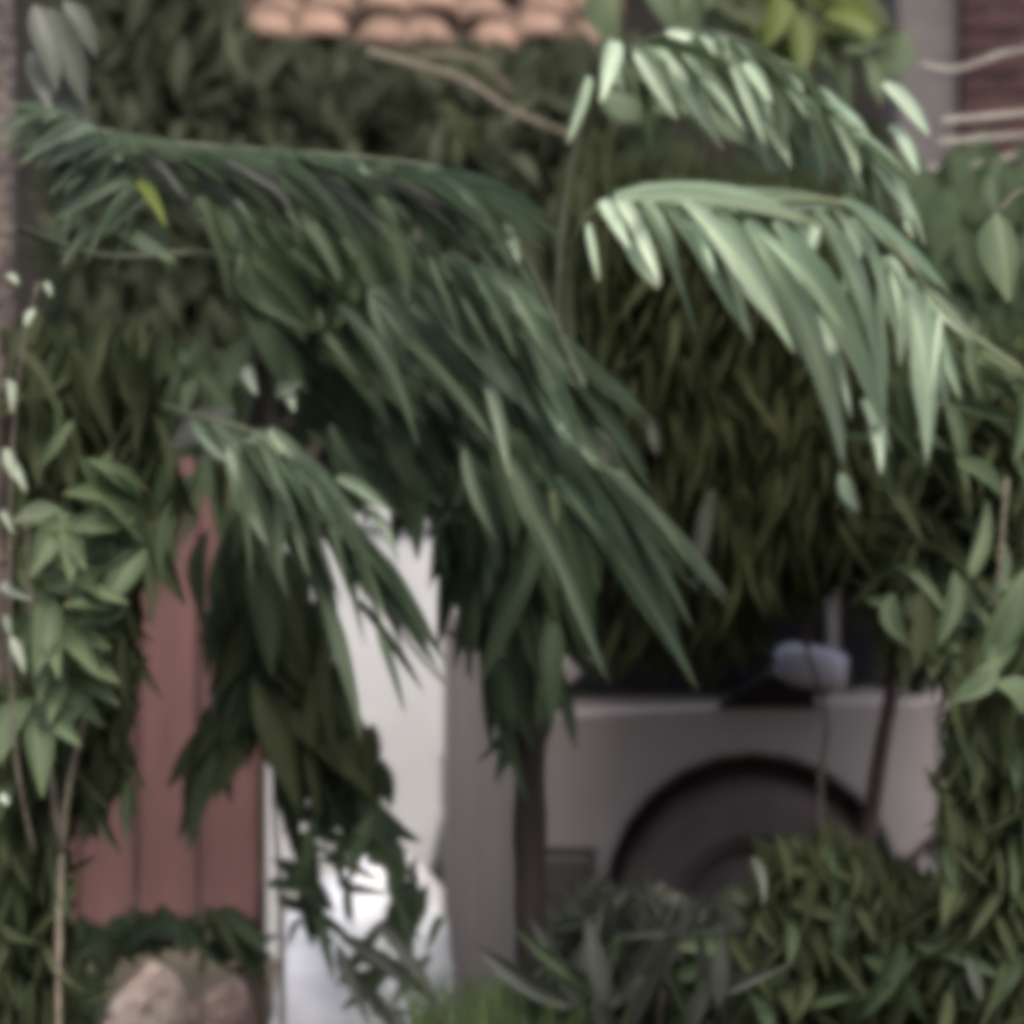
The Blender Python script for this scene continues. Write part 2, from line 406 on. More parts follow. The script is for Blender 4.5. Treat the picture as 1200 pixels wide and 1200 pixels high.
# white sack
def sack():
    d = 7.25; c = P(428,0,d); rows, cols = 14, 22
    V, F = [], []; rnd = random.Random(5)
    H = P(0,1005,d).z
    ph = [rnd.uniform(0,6.28) for _ in range(8)]
    for j in range(rows+1):
        t = j/rows; z = H*t
        sh = (1-.08*t) if t < .7 else (1-.06)-(t-.7)*1.9
        sh = max(sh, .22)
        for i in range(cols):
            a = 2*math.pi*i/cols
            r = 1+.07*math.sin(3*a+ph[0]+4*t)+.05*math.sin(7*a+ph[1]-6*t)+.04*math.sin(5*a+9*t+ph[2])+.02*rnd.uniform(-1,1)
            V.append((c.x+.235*sh*r*math.cos(a)+.03*t, d+.17*sh*r*math.sin(a), z))
    for j in range(rows):
        for i in range(cols): F.append((j*cols+i, j*cols+(i+1)%cols, (j+1)*cols+(i+1)%cols, (j+1)*cols+i))
    F.append(tuple(range(cols-1,-1,-1))); F.append(tuple(rows*cols+i for i in range(cols)))
    org = Vector((c.x, d, 0))
    root = empty('plastic_sack', org, 'white crumpled plastic sack standing beside the grey car', 'sack')
    link('bag', mesh_from('bag', [Vector(v)-org for v in V], F, M['sack'], True), root, origin=org)
    V, F = [], []
    for j in range(5):
        for i in range(14):
            a = 2*math.pi*i/14; r = (.05, .034, .045, .06, .075)[j]*(1+.18*math.sin(4*a))
            V.append((c.x+.03+r*math.cos(a), d+r*math.sin(a), H+.0+j*.018))
    for j in range(4):
        for i in range(14): F.append((j*14+i, j*14+(i+1)%14, (j+1)*14+(i+1)%14, (j+1)*14+i))
    link('tied_neck', mesh_from('tied_neck', [Vector(v)-org for v in V], F, M['sack'], True), root, origin=org)
sack()

def gate_post():
    d = 7.2; x0, x1 = P(519,0,d).x, P(603,0,d).x; zt = P(0,742,d).z
    p = empty('gate_post', ((x0+x1)/2, d, 0), 'grey concrete gate post left of the slender dark palm trunk', 'post')
    bm = bmesh.new(); n = 6; w = (x1-x0)/n
    for i in range(n):
        box(bm, x0+i*w+.0015, x0+(i+1)*w-.0015, d+(.004 if i%2 else 0), d+.12, -.05, zt)
    box(bm, x0+.004, x1-.004, d+.012, d+.118, -.04, zt-.004)
    c = Vector((p.location.x, d, 0)); bmesh.ops.translate(bm, vec=-c, verts=bm.verts[:])
    link('shaft', bm_mesh('shaft', bm, M['concrete']), p, origin=c)
    box_obj('cap', p, M['concrete'], x0-.012, x1+.012, d-.012, d+.132, zt+.001, zt+.05, .01)
gate_post()

# ------------------------------------------------------------------ the grey car
def car():
    d = 7.4; X = P(519,0,d).x; W_ = 1.62
    root = empty('parked_car', (X+1.8, d+W_/2, 0), 'grey car parked side-on behind the palm with the slender trunk', 'car')
    wx = P(882,0,d).x-X; az, ar = .405, .375; fx = wx+2.25
    def prism(name, prof, y0, y1, mat, bev=.03, inset=None, parent=root):
        bm = bmesh.new()
        a = [bm.verts.new((x, y0, z)) for x, z in prof]; b = [bm.verts.new((x, y1, z)) for x, z in prof]
        fa = bm.faces.new(a); bm.faces.new(b[::-1])
        n = len(prof)
        for i in range(n): bm.faces.new((a[(i+1)%n], a[i], b[i], b[(i+1)%n]))
        bmesh.ops.recalc_face_normals(bm, faces=bm.faces[:])
        if inset:
            for v in bm.verts:
                t = max(0,(v.co.z-inset[0])/(inset[1]-inset[0])); v.co.y += (1 if v.co.y < W_/2 else -1)*inset[2]*t
        if bev:
            ed = [e for e in bm.edges if len(e.link_faces) == 2 and abs(e.calc_face_angle(0)) > .5]
            bmesh.ops.bevel(bm, geom=ed, offset=bev, segments=3, affect='EDGES', profile=.5, clamp_overlap=True)
        org = Vector((X, d, 0))
        o = link(name, bm_mesh(name, bm, mat), parent, origin=org)
        return o
    def arc(cx, a0, a1, n=14): return [(cx+ar*math.cos(a0+(a1-a0)*i/n), az+ar*math.sin(a0+(a1-a0)*i/n)) for i in range(n+1)]
    dip = -.25
    prof = [(.02,.53),(.0,.62),(.0,.80),(.05,.865),(.2,.89),(.8,.915),(1.0,.925),(3.45,.945),(3.6,.92),(3.64,.75),(3.64,.36),(3.55,.27)]
    prof += arc(fx, dip, math.pi-dip)[0:] + [(fx-ar-.04,.24),(wx+ar+.04,.24)] + arc(wx, dip, math.pi-dip) + [(wx-ar-.03,.30),(wx-ar-.03,.53)]
    body = prism('body', prof, 0, W_, M['paint'], .022)
    prism('bumper', [(.0,.30),(-.035,.36),(-.035,.50),(.0,.526),(wx-ar-.034,.526),(wx-ar-.034,.27),(.1,.26)], -.012, W_+.012, M['bump'], .015)
    gh = prism('cabin', [(.10,.875),(.86,1.46),(1.1,1.50),(3.0,1.50),(3.2,1.45),(3.5,.94)], .03, W_-.03, M['paint'], .02, inset=(.92,1.5,.14))
    def pane(quad, label=None):
        # a glass pane lying 4 mm proud of the cabin side
        V = []
        for off in (.004, -.01):
            for x, z in quad:
                t = max(0,(z-.92)/.58); V.append((x, .03+.14*t-off, z))
        F = [(0,1,2,3),(7,6,5,4)]+[(i,4+i,4+(i+1)%4,(i+1)%4) for i in range(4)]
        link('window', mesh_from('window', V, F, M['glass']), root, origin=(X,d,0))
    pane([(.29,.935),(.99,.935),(.99,1.43),(.90,1.43)])
    pane([(1.02,.955),(1.88,.955),(1.88,1.43),(1.02,1.43)])
    pane([(1.97,.955),(2.72,.955),(2.66,1.43),(1.97,1.43)])
    pane([(2.80,.955),(3.38,.96),(3.12,1.43),(2.75,1.43)])
    # windscreen
    V = [(.235,.14,.98),(.235,W_-.14,.98),(.775,W_-.2,1.395),(.775,.2,1.395)]; V += [(x-.012,y,z+.014) for x,y,z in V]
    F = [(0,1,2,3),(7,6,5,4)]+[(i,4+i,4+(i+1)%4,(i+1)%4) for i in range(4)]
    link('windscreen', mesh_from('windscreen', V, F, M['glass']), root, origin=(X,d,0))
    # wheels
    for cx in (wx, fx):
        for yy, s in ((.05, 1), (W_-.05, -1)):
            def ring(prof_, mat, name, par):
                V, F = [], []; n = 28
                for i in range(n):
                    a = 2*math.pi*i/n
                    for r, y in prof_: V.append((r*math.cos(a), y*s, r*math.sin(a)))
                m_ = len(prof_)
                for i in range(n):
                    for j in range(m_-1): F.append((i*m_+j, i*m_+j+1, ((i+1)%n)*m_+j+1, ((i+1)%n)*m_+j))
                return link(name, mesh_from(name, V, F, mat, False), par, origin=(X+cx, d+yy, .362))
            t = ring([(.19,.02),(.21,0),(.30,-.004),(.342,.012),(.36,.04),(.36,.15),(.342,.18),(.2,.185)], M['rubber'], 'tyre', root)
            ring([(.001,.035),(.05,.03),(.06,.05),(.15,.055),(.175,.02),(.195,.014),(.20,.03)], M['rim'], 'rim', t)
        # liner of the wheel arch
        pts = arc(cx, -.2, math.pi+.2, 12); V, F = [], []
        for x, z in pts:
            xx = cx+(x-cx)*.985; zz = az+(z-az)*.985
            V += [(xx, .02, zz), (xx, .24, zz)]
        for i in range(len(pts)-1): F.append((2*i, 2*i+1, 2*i+3, 2*i+2))
        F.append(tuple(2*i+1 for i in range(len(pts))))
        link('wheel_liner', mesh_from('wheel_liner', V, F, M['well']), root, origin=(X,d,0))
    # mirror with its black foot
    mx, mz = P(955,0,d-.1).x-X, P(0,782,d-.1).z
    bm = bmesh.new(); bmesh.ops.create_icosphere(bm, subdivisions=3, radius=1)
    for v in bm.verts:
        c = v.co; c.x = math.copysign(abs(c.x)**.7, c.x); c.z = math.copysign(abs(c.z)**.7, c.z)
        c.x *= .095*(1 if c.x > 0 else 1.1); c.y *= .055; c.z *= .055; c.z -= .16*c.x
    mir = link('mirror', bm_mesh('mirror', bm, M['mirror'], True), root, origin=(X+mx, d-.10, mz))
    V = [(mx-.24,-.012,P(0,829,d).z),(mx+.02,-.012,P(0,830,d).z),(mx-.02,-.07,mz-.03),(mx-.12,-.07,mz-.02),
         (mx-.24,.03,P(0,829,d).z),(mx+.02,.03,P(0,830,d).z),(mx-.02,-.03,mz-.02),(mx-.12,-.03,mz-.01)]
    link('mirror_foot', mesh_from('mirror_foot', V, [(0,1,2,3),(7,6,5,4),(0,4,5,1),(1,5,6,2),(2,6,7,3),(3,7,4,0)], M['black']), mir, origin=(X,d,0))
    # door seams, handle, head lamp, side marker, moulding
    for x in (wx+.47, wx+1.30): box_obj('door_seam', root, M['black'], X+x, X+x+.009, d-.004, d+.01, .34, .92)
    box_obj('door_handle', root, M['black'], X+wx+1.28, X+wx+1.44, d-.03, d, .80, .83, .008)
    box_obj('side_moulding', root, M['bump'], X+wx+.45, X+3.5, d-.014, d+.004, .52, .57, .005)
    for y0 in (.12, W_-.42): box_obj('headlight', root, M['lamp'], X-.012, X+.03, d+y0, d+y0+.3, .64, .78, .01)
    box_obj('side_marker', root, plain('marker_red', (.06,.02,.02), (.08,.03,.03), .4, 5, 0), X+.03, X+.10, d-.006, d+.01, .555, .59, .004)
    box_obj('door_mirror_glass', mir, M['glass'], X+mx+.085, X+mx+.092, d-.14, d-.06, mz-.06, mz+.02)
car()

exec_plants = True
# ------------------------------------------------------------------ palm in the middle
def middle_palm():
    d = 6.0; bx = P(624,0,d).x
    t = empty('palm_tree', (bx, d, 0), 'palm with slender dark trunk and bright drooping fronds over the car', 'palm tree')
    branch('trunk', t, [(634,1400,d),(630,1150,d),(621,1040,d),(621,900,d),(618,760,d),(616,600,d)], .036, .031, M['darkbk'], 10)
    # frond one: arches up and over to the right
    p1 = [(640,590,6.0),(668,470,5.95),(668,330,5.85),(684,262,5.75),(735,234,5.65),(860,238,5.5),(985,238,5.38),(1050,290,5.3),(1110,368,5.25),(1205,440,5.2)]
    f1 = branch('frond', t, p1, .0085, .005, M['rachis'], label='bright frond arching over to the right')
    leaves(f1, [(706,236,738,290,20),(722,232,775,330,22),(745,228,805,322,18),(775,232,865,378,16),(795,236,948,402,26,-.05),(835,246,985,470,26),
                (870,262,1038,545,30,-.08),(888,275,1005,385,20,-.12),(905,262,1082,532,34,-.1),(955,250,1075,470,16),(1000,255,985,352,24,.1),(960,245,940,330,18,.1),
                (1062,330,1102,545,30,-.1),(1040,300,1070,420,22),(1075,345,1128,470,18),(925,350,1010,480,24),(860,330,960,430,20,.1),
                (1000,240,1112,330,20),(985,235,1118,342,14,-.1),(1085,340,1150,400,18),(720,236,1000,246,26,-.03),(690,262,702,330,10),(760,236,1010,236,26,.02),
                (735,285,772,335,18),(800,262,838,318,16,-.08),(985,555,1010,602,18,.15),(1010,470,1035,548,20)], 5.45, 'lit', tilt=.75)
    leaf_line(f1, [(740,240,5.6),(860,240,5.5),(985,245,5.4)], 7, 50, (90,200), (9,15), 'lit', d_j=.1, tilt=.7)
    leaf_line(f1, [(1000,260,5.4),(1110,380,5.3)], 9, 74, (60,150), (7,12), 'lit', d_j=.1, tilt=.6)
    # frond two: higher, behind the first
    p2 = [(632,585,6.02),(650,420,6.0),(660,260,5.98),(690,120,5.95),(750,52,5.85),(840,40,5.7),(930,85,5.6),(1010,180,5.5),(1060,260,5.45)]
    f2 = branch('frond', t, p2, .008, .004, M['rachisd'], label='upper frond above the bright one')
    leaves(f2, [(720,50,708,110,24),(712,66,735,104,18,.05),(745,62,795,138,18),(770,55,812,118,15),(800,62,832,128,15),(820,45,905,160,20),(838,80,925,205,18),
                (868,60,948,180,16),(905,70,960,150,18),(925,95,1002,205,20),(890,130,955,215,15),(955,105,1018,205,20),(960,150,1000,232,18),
                (985,160,1030,240,18),(930,150,968,225,16),(850,130,922,195,22,.08),(1035,98,1092,158,24),(1042,150,1078,200,18),(780,40,860,70,20),(690,90,665,170,14,.1)], 5.68, 'lit', tilt=.65)
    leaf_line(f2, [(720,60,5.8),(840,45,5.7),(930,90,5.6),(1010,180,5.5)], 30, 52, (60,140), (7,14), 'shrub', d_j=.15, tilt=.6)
    leaf_line(f2, [(850,60,5.65),(950,110,5.55),(1030,200,5.5)], 34, 58, (60,130), (12,20), 'lit', d_j=.08, tilt=.9)
    leaf_line(f2, [(780,90,5.7),(870,110,5.65),(960,170,5.6)], 22, 50, (60,110), (9,16), 'lit', d_j=.08, tilt=.9)
    leaf_line(f2, [(740,60,5.8),(850,50,5.7),(960,110,5.6)], 14, 58, (60,130), (7,14), 'lit', d_j=.1, tilt=.6)
    # dark hanging skirt round the trunk top
    f3 = branch('frond', t, [(618,600,6.0),(628,540,5.95),(650,600,5.9),(640,740,5.88),(628,850,5.88)], .008, .003, M['rachis'])
    scatter(f3, [(505,600),(610,560),(610,740),(520,720)], 36, 92, 10, (90,170), (12,22), (5.9,6.3), 'deep', 'narrow', .2)
    scatter(f3, [(545,560),(690,560),(690,700),(660,850),(600,860),(560,760)], 60, 88, 12, (90,190), (16,30), (5.85,6.15), 'deep', 'narrow', .2)
    leaves(f3, [(648,720,666,840,14),(655,640,712,798,18,-.25)], 5.9, 'palm')
middle_palm()

# ------------------------------------------------------------------ palm at the left
def left_palm():
    d = 5.7; bx = P(2,0,d).x
    t = empty('palm_tree', (bx, d, 0), 'palm with pale mottled trunk at the left and dark green fronds', 'palm tree')
    branch('trunk', t, [(-14,1480,d),(-12,1000,d),(-16,600,d),(-10,300,d),(-13,0,d),(-18,-160,d)], .056, .048, M['palebk'], 12)
    fA = branch('frond', t, [(4,180,d),(60,148,5.6),(200,168,5.55),(330,178,5.55),(450,188,5.5),(545,212,5.45),(620,310,5.4),(690,470,5.35),(742,578,5.3)], .007, .003, M['rachisd'], label='long frond reaching to the right')
    leaves(fA, [(200,180,312,238,20),(255,180,395,252,18),(310,190,402,258,14),(340,180,480,262,16),(425,188,545,248,15),(398,222,505,284,14),(300,185,480,285,16),
                (545,208,622,302,26,-.06),(575,255,612,302,30,-.06),(530,215,600,330,18),(470,200,560,300,16),(160,205,190,250,18),(140,272,205,302,28),
                (235,232,165,196,18),(135,255,70,308,20),(145,188,55,215,30),(120,205,60,260,30),(110,170,70,300,26,.1),(283,262,280,322,14),
                (165,190,245,240,18),(180,180,235,250,16)], 5.5, 'palm', tilt=.7)
    leaf_line(fA, [(120,165,5.5),(250,178,5.48),(400,190,5.45),(540,215,5.42)], 70, 29, (80,160), (8,15), 'palm', d_j=.08, aj=9, tilt=1.0)
    leaf_line(fA, [(150,185,5.45),(300,195,5.43),(480,220,5.4)], 16, 32, (70,120), (6,12), 'grey', d_j=.05, aj=8, tilt=.9)
    leaf_line(fA, [(60,135,5.5),(110,150,5.5),(150,180,5.5)], 16, 160, (50,100), (14,24), 'palm', d_j=.06, aj=16, tilt=1.0)
    leaf_line(fA, [(130,190,5.5),(190,230,5.5)], 14, 125, (60,120), (12,20), 'palm', d_j=.08, aj=22, tilt=.9)
    leaf_line(fA, [(480,300,5.45),(560,320,5.4),(650,440,5.4)], 40, 50, (100,200), (9,15), 'palm', d_j=.1, aj=9, tilt=.8)
    leaf_line(fA, [(620,500,5.35),(690,540,5.32),(725,560,5.3)], 14, 56, (110,240), (10,17), 'palm', d_j=.08, aj=8, tilt=.6)
    leaves(fA, [(160,215,192,258,16),(150,285,205,305,16)], 5.42, 'lime', tilt=.8)
    leaves(fA, [(430,385,500,522,20),(395,360,495,515,22,.06),(466,395,602,545,20),(440,350,560,470,22,.05),(500,340,640,500,46),(480,360,620,470,40,.04),(540,330,680,490,44,.02),
                (560,310,690,450,40),(600,340,682,520,36),(520,300,620,400,34),(640,480,742,580,24,-.05),(590,530,668,690,28),(620,590,712,795,22,-.04),(628,545,800,775,28,-.1),(650,560,836,806,30,-.12),(640,570,770,720,22,-.08),(600,545,665,650,20),
                (680,560,790,720,34,-.03),(545,525,575,640,22),(560,430,600,560,26),(500,310,560,360,30),(620,420,690,560,34),(660,505,735,572,18,-.08),(600,450,700,600,26)], 5.4, 'palm', tilt=.6)
    leaf_line(fA, [(220,190,5.6),(330,200,5.6),(450,210,5.55),(560,270,5.5)], 22, 38, (60,120), (10,17), 'palm', d_j=.15)
    leaf_line(fA, [(430,340,5.7),(500,340,5.65),(600,420,5.6)], 24, 55, (110,220), (16,28), 'palm', d_j=.15)
    fB = branch('frond', t, [(6,430,d),(120,455,5.65),(220,485,5.6),(320,520,5.55),(410,620,5.5),(470,740,5.45),(520,800,5.42)], .008, .003, M['rachisd'], label='lower frond ending before the white wall')
    leaves(fB, [(285,520,340,700,32),(268,525,315,640,28),(300,510,365,690,30),(315,505,425,650,36),(300,505,400,600,30,.03),(330,560,400,720,28),(355,560,440,700,28),(345,530,430,620,26,.03),(390,600,435,700,26,.04),(400,640,520,790,26),(430,640,515,740,18),
                (372,690,440,865,22),(360,650,400,790,20),(412,700,500,812,16),(430,600,470,650,20),(440,730,480,830,14),(395,560,460,600,26,.05),(455,690,520,770,14)], 5.45, 'palm', tilt=.6)
    leaf_line(fB, [(230,490,5.6),(330,540,5.55),(420,650,5.5)], 10, 62, (80,150), (20,34), 'palm', d_j=.08)
    # dark inner leaves between the two fronds
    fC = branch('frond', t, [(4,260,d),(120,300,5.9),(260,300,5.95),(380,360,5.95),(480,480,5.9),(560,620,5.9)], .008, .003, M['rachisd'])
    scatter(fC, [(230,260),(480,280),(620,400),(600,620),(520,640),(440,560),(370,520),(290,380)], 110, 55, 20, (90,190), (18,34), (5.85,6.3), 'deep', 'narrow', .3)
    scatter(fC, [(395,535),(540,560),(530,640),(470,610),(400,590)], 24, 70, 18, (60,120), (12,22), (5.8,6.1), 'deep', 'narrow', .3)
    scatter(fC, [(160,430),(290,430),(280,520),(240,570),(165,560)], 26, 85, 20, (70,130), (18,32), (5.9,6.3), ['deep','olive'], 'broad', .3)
    leaf_line(fB, [(280,520,5.42),(340,540,5.4),(420,640,5.4)], 44, 60, (90,190), (10,22), 'palm', d_j=.06, aj=9, tilt=.8)
    leaves(fC, [(275,480,195,530,40),(285,500,230,545,30)], 5.75, 'grey', 'broad')
    leaves(fC, [(325,462,352,448,16),(290,430,300,462,14),(330,450,345,480,14)], 5.6, 'pale')
left_palm()

# ------------------------------------------------------------------ shrubs and small plants
G = 'leafy shrubs around the car'
def shrub(name, px, d, label, cat, stems, mat_stem='twig'):
    t = empty(name, (P(px,0,d).x, d, 0), label, cat)
    for s in stems: branch('stem', t, s, .008, .003, M[mat_stem], 6)
    return t
# olive hanging shrub before the car window
t = shrub('olive_shrub', 850, 6.75, 'dark olive shrub hanging leaves in front of the car windows', 'shrub',
          [[(985,1480,6.75),(962,960,6.75),(968,840,6.75),(930,700,6.8),(850,300,6.8)], [(945,760,6.8),(960,600,6.75),(1000,380,6.7)], [(890,700,6.8),(780,520,6.75),(740,330,6.7)]])
scatter(t, [(690,260),(960,300),(1010,560),(1000,650),(900,690),(830,715),(760,720),(690,560)], 80, 89, 8, (90,200), (5,10), (6.5,7.0), 'hang', 'broad', .3)
leaves(t, [(836,575,815,690,18),(700,500,715,545,14),(760,490,770,530,14)], 6.35, 'grey')
foliage('foliage', t, [(670,220),(1020,260),(1110,420),(1110,600),(1010,650),(890,680),(820,725),(690,640)], 11000, 88, 12, (60,150), (3,9), (6.4,7.1), 'hang', 'broad', .3)
foliage('foliage', t, [(660,620),(900,680),(890,740),(800,770),(690,760)], 260, 88, 20, (60,130), (5,13), (6.5,7.0), 'hang', 'broad', .3)
foliage('foliage', t, [(980,560),(1110,560),(1115,780),(1060,800),(1020,700)], 500, 80, 35, (50,110), (6,16), (6.3,6.8), 'hang', 'broad', .4)
# high dark shrub under the eave
t = shrub('tall_shrub', 420, 9.5, 'tall dark shrub under the clay tiled eave', 'shrub',
          [[(330,1300,9.5),(330,700,9.5),(300,300,9.5),(260,60,9.5)], [(330,600,9.5),(480,300,9.5),(560,60,9.5)], [(330,500,9.5),(600,260,9.5),(680,100,9.45)]])
scatter(t, [(100,-20),(230,0),(300,60),(560,75),(700,70),(760,180),(700,330),(500,330),(300,260),(120,200)], 80, 85, 30, (40,90), (9,18), (9.2,9.6), ['hedge','hedge','olive'], 'broad', .4)
foliage('foliage', t, [(80,-40),(235,-40),(300,70),(560,78),(760,60),(780,330),(760,560),(580,600),(540,430),(260,430),(240,600),(60,600),(60,100)], 7000, 85, 40, (35,100), (6,18), (9.3,9.85), 'hedge', 'broad', .4)
branch('stem', t, [(430,60,8.1),(540,92,8.1),(600,130,8.1),(680,162,8.1)], .011, .007, M['twig'])
branch('stem', t, [(600,110,8.15),(560,70,8.1),(480,62,8.1)], .009, .006, M['twig'])
# left shrub, broad leaves
t = shrub('broadleaf_shrub', 60, 5.4, 'shrub with broad mid green leaves low on the left', 'shrub',
          [[(70,1480,5.4),(72,1000,5.4),(110,800,5.4),(150,640,5.35)], [(72,1000,5.4),(40,760,5.35),(30,600,5.3)]])
for cx, cy, rot, L in ((170,640,170,125),(165,590,185,100),(50,690,50,125),(60,715,75,120),(75,600,120,90),(40,820,95,95),(70,780,60,90),(150,700,200,90)):
    for k in (-2,-1,0,1,2):
        a = R(rot+k*24+random.gauss(0,5)); q = L*(1-.13*abs(k))*random.uniform(.9,1.1)
        leaf(t, (cx,cy), (cx+q*math.cos(a), cy+q*math.sin(a)), random.uniform(24,34), 5.35, 'shrub', 'broad', .5)
scatter(t, [(10,400),(190,400),(215,640),(165,720),(150,960),(60,960),(20,640)], 110, 94, 24, (60,120), (10,20), (5.5,5.9), ['olive','olive','shrub'], 'broad', .5)
scatter(t, [(0,830),(95,820),(80,960),(75,1080),(125,1200),(0,1200)], 90, 92, 20, (60,120), (9,20), (5.4,5.9), ['deep','deep','olive'], 'broad', .2)
foliage('foliage', t, [(0,820),(100,800),(75,950),(70,1090),(130,1330),(0,1330)], 1100, 92, 20, (50,110), (6,16), (5.45,6.0), 'olive', 'broad', .2)
foliage('foliage', t, [(20,400),(190,420),(170,620),(140,930),(60,950),(20,700)], 1000, 95, 25, (50,110), (6,16), (5.6,6.1), 'olive', 'broad', .3)
branch('stem', t, [(40,1000,5.3),(16,860,5.25),(12,600,5.22),(22,440,5.22),(45,330,5.22)], .004, .002, M['twig'], 5)
leaves(t, [(8,445,16,475,10),(6,525,16,560,13),(14,540,30,575,11),(6,680,28,702,11),(12,745,30,785,12),(6,720,12,745,8),(40,362,30,382,10),(8,322,22,332,9),(52,330,60,345,7),(0,930,10,942,9),(2,600,10,612,8)], 5.2, 'pale', 'broad')
leaves(t, [(40,5,70,95,34),(60,10,100,115,36,.03),(75,0,118,60,26,.03),(35,60,60,130,24,.03),(55,95,105,138,34,.04)], 5.3, 'grey', 'broad', tilt=.6)
# olive foliage hanging before the white wall
t = shrub('hanging_shrub', 330, 6.4, 'dark shrub with narrow hanging leaves before the white wall', 'shrub',
          [[(330,1480,6.4),(330,1100,6.4),(320,900,6.4),(330,700,6.4)]])
scatter(t, [(292,660),(360,690),(410,820),(440,940),(330,960),(300,850)], 45, 85, 14, (90,170), (20,36), (6.2,6.6), ['olive','deep'], 'broad', .3)
scatter(t, [(300,700),(372,715),(446,930),(330,955)], 46, 78, 12, (90,170), (14,26), (6.25,6.6), ['olive','deep'], 'broad', .3)
scatter(t, [(280,640),(330,700),(300,850),(240,940),(205,950),(250,800)], 30, 108, 10, (80,140), (18,30), (6.3,6.6), ['olive','deep'], 'broad', .3)
scatter(t, [(340,960),(440,900),(490,960),(500,1100),(470,1110),(430,1000),(390,980),(380,1080),(345,1090)], 34, 75, 30, (40,90), (16,30), (6.1,6.5), 'deep', 'broad', .3)
# bottom left tangle
scatter(t, [(130,1090),(230,1090),(300,1130),(330,1200),(200,1210),(130,1120)], 0, 60, 30, (50,90), (16,28), (6.2,6.5), 'deep', 'broad')
scatter(t, [(170,540),(285,540),(285,620),(200,600)], 12, 95, 14, (70,120), (14,24), (6.6,7.0), ['olive','deep'], 'broad', .3)
scatter(t, [(230,640),(300,640),(300,860),(225,960),(212,930),(262,760)], 22, 100, 10, (80,150), (14,26), (6.3,6.6), ['olive','deep'], 'broad', .3)
t2 = shrub('low_shrub', 210, 6.3, 'low dark plant along the foot of the red fence', 'shrub', [[(230,1480,6.3),(235,1200,6.3),(245,1090,6.3)]])
scatter(t2, [(85,1085),(290,1080),(300,1150),(270,1120),(200,1105),(110,1130)], 60, 40, 40, (40,80), (10,20), (6.3,6.6), ['olive','deep'], 'broad')
leaves(t2, [(400,1100,520,1180,18),(440,1085,525,1200,20),(420,1150,470,1215,18),(395,1110,435,1205,14),(505,1120,450,1190,16)], 6.0, 'grey', 'narrow')
scatter(t2, [(325,1000),(440,990),(515,1040),(515,1200),(440,1200),(400,1130),(345,1110)], 24, 65, 40, (35,80), (7,15), (6.1,6.5), 'deep', 'narrow', .3)
# right bush
t = shrub('green_bush', 1170, 5.5, 'dense green bush along the right edge', 'bush',
          [[(1160,1480,5.5),(1150,1000,5.5),(1165,760,5.5),(1180,560,5.5)], [(1150,1000,5.5),(1220,760,5.5)]])
scatter(t, [(1120,820),(1210,800),(1210,1210),(1105,1210),(1110,960)], 130, 92, 18, (60,130), (9,20), (5.3,5.7), ['olive','olive','deep'], 'broad', .2)
foliage('foliage', t, [(1122,780),(1215,760),(1215,1330),(1108,1330),(1112,960)], 2000, 92, 20, (50,120), (6,16), (5.35,5.9), 'olive', 'broad', .2)
foliage('foliage', t, [(1060,430),(1215,420),(1215,800),(1110,800),(1050,640)], 900, 60, 40, (50,120), (6,18), (5.8,6.3), 'olive', 'broad', .4)
scatter(t, [(1040,420),(1210,420),(1210,700),(1080,660),(1020,560)], 70, 50, 30, (60,130), (10,22), (5.7,6.2), ['olive','shrub','deep'], 'broad', .5)
scatter(t, [(1050,680),(1200,660),(1200,820),(1120,820),(1050,760)], 40, 60, 35, (60,110), (14,28), (5.5,5.9), ['olive','shrub'], 'broad', .5)
leaves(t, [(1205,665,1132,790,34),(1200,720,1155,805,30),(1215,690,1150,760,26,.03),(1165,775,1118,815,28,-.03),(1210,440,1190,540,26),(1120,540,1190,580,26,.1),(1150,410,1205,442,16)], 5.3, 'shrub', 'broad', tilt=.8)
branch('stem', t, [(1240,300,5.1),(1205,225,5.02),(1170,248,5.0)], .004, .002, M['twig'], 5)
leaves(t, [(1168,250,1184,352,44)], 5.0, 'shrub', 'broad', tilt=.5, jit=.05)
leaves(t, [(1136,1125,1152,1175,14)], 5.1, 'grey', 'narrow')
leaves(t, [(1165,800,1205,830,34),(1120,815,1165,783,22,-.1)], 5.2, 'shrub', 'broad')
# olive mound under the wheel
t = shrub('olive_bush', 985, 6.0, 'low olive green bush in front of the car wheel', 'bush', [[(985,1480,6.0),(985,1250,6.0),(985,1080,6.0)]])
scatter(t, [(890,1030),(960,1000),(1060,1010),(1100,1060),(1105,1210),(870,1210)], 110, 75, 35, (50,110), (9,20), (5.75,6.2), ['olive','olive','olive','deep'], 'broad', .6)
foliage('foliage', t, [(880,1050),(905,1005),(985,1010),(1065,1040),(1105,1065),(1108,1330),(850,1330)], 1500, 78, 30, (40,110), (6,18), (5.8,6.35), 'olive', 'broad', .4)
leaves(t, [(880,1004,902,1048,13)], 5.7, 'grey', 'broad')
leaves(t, [(1010,1120,1090,1200,26),(1060,1100,1000,1200,24)], 5.6, 'deep', 'broad')
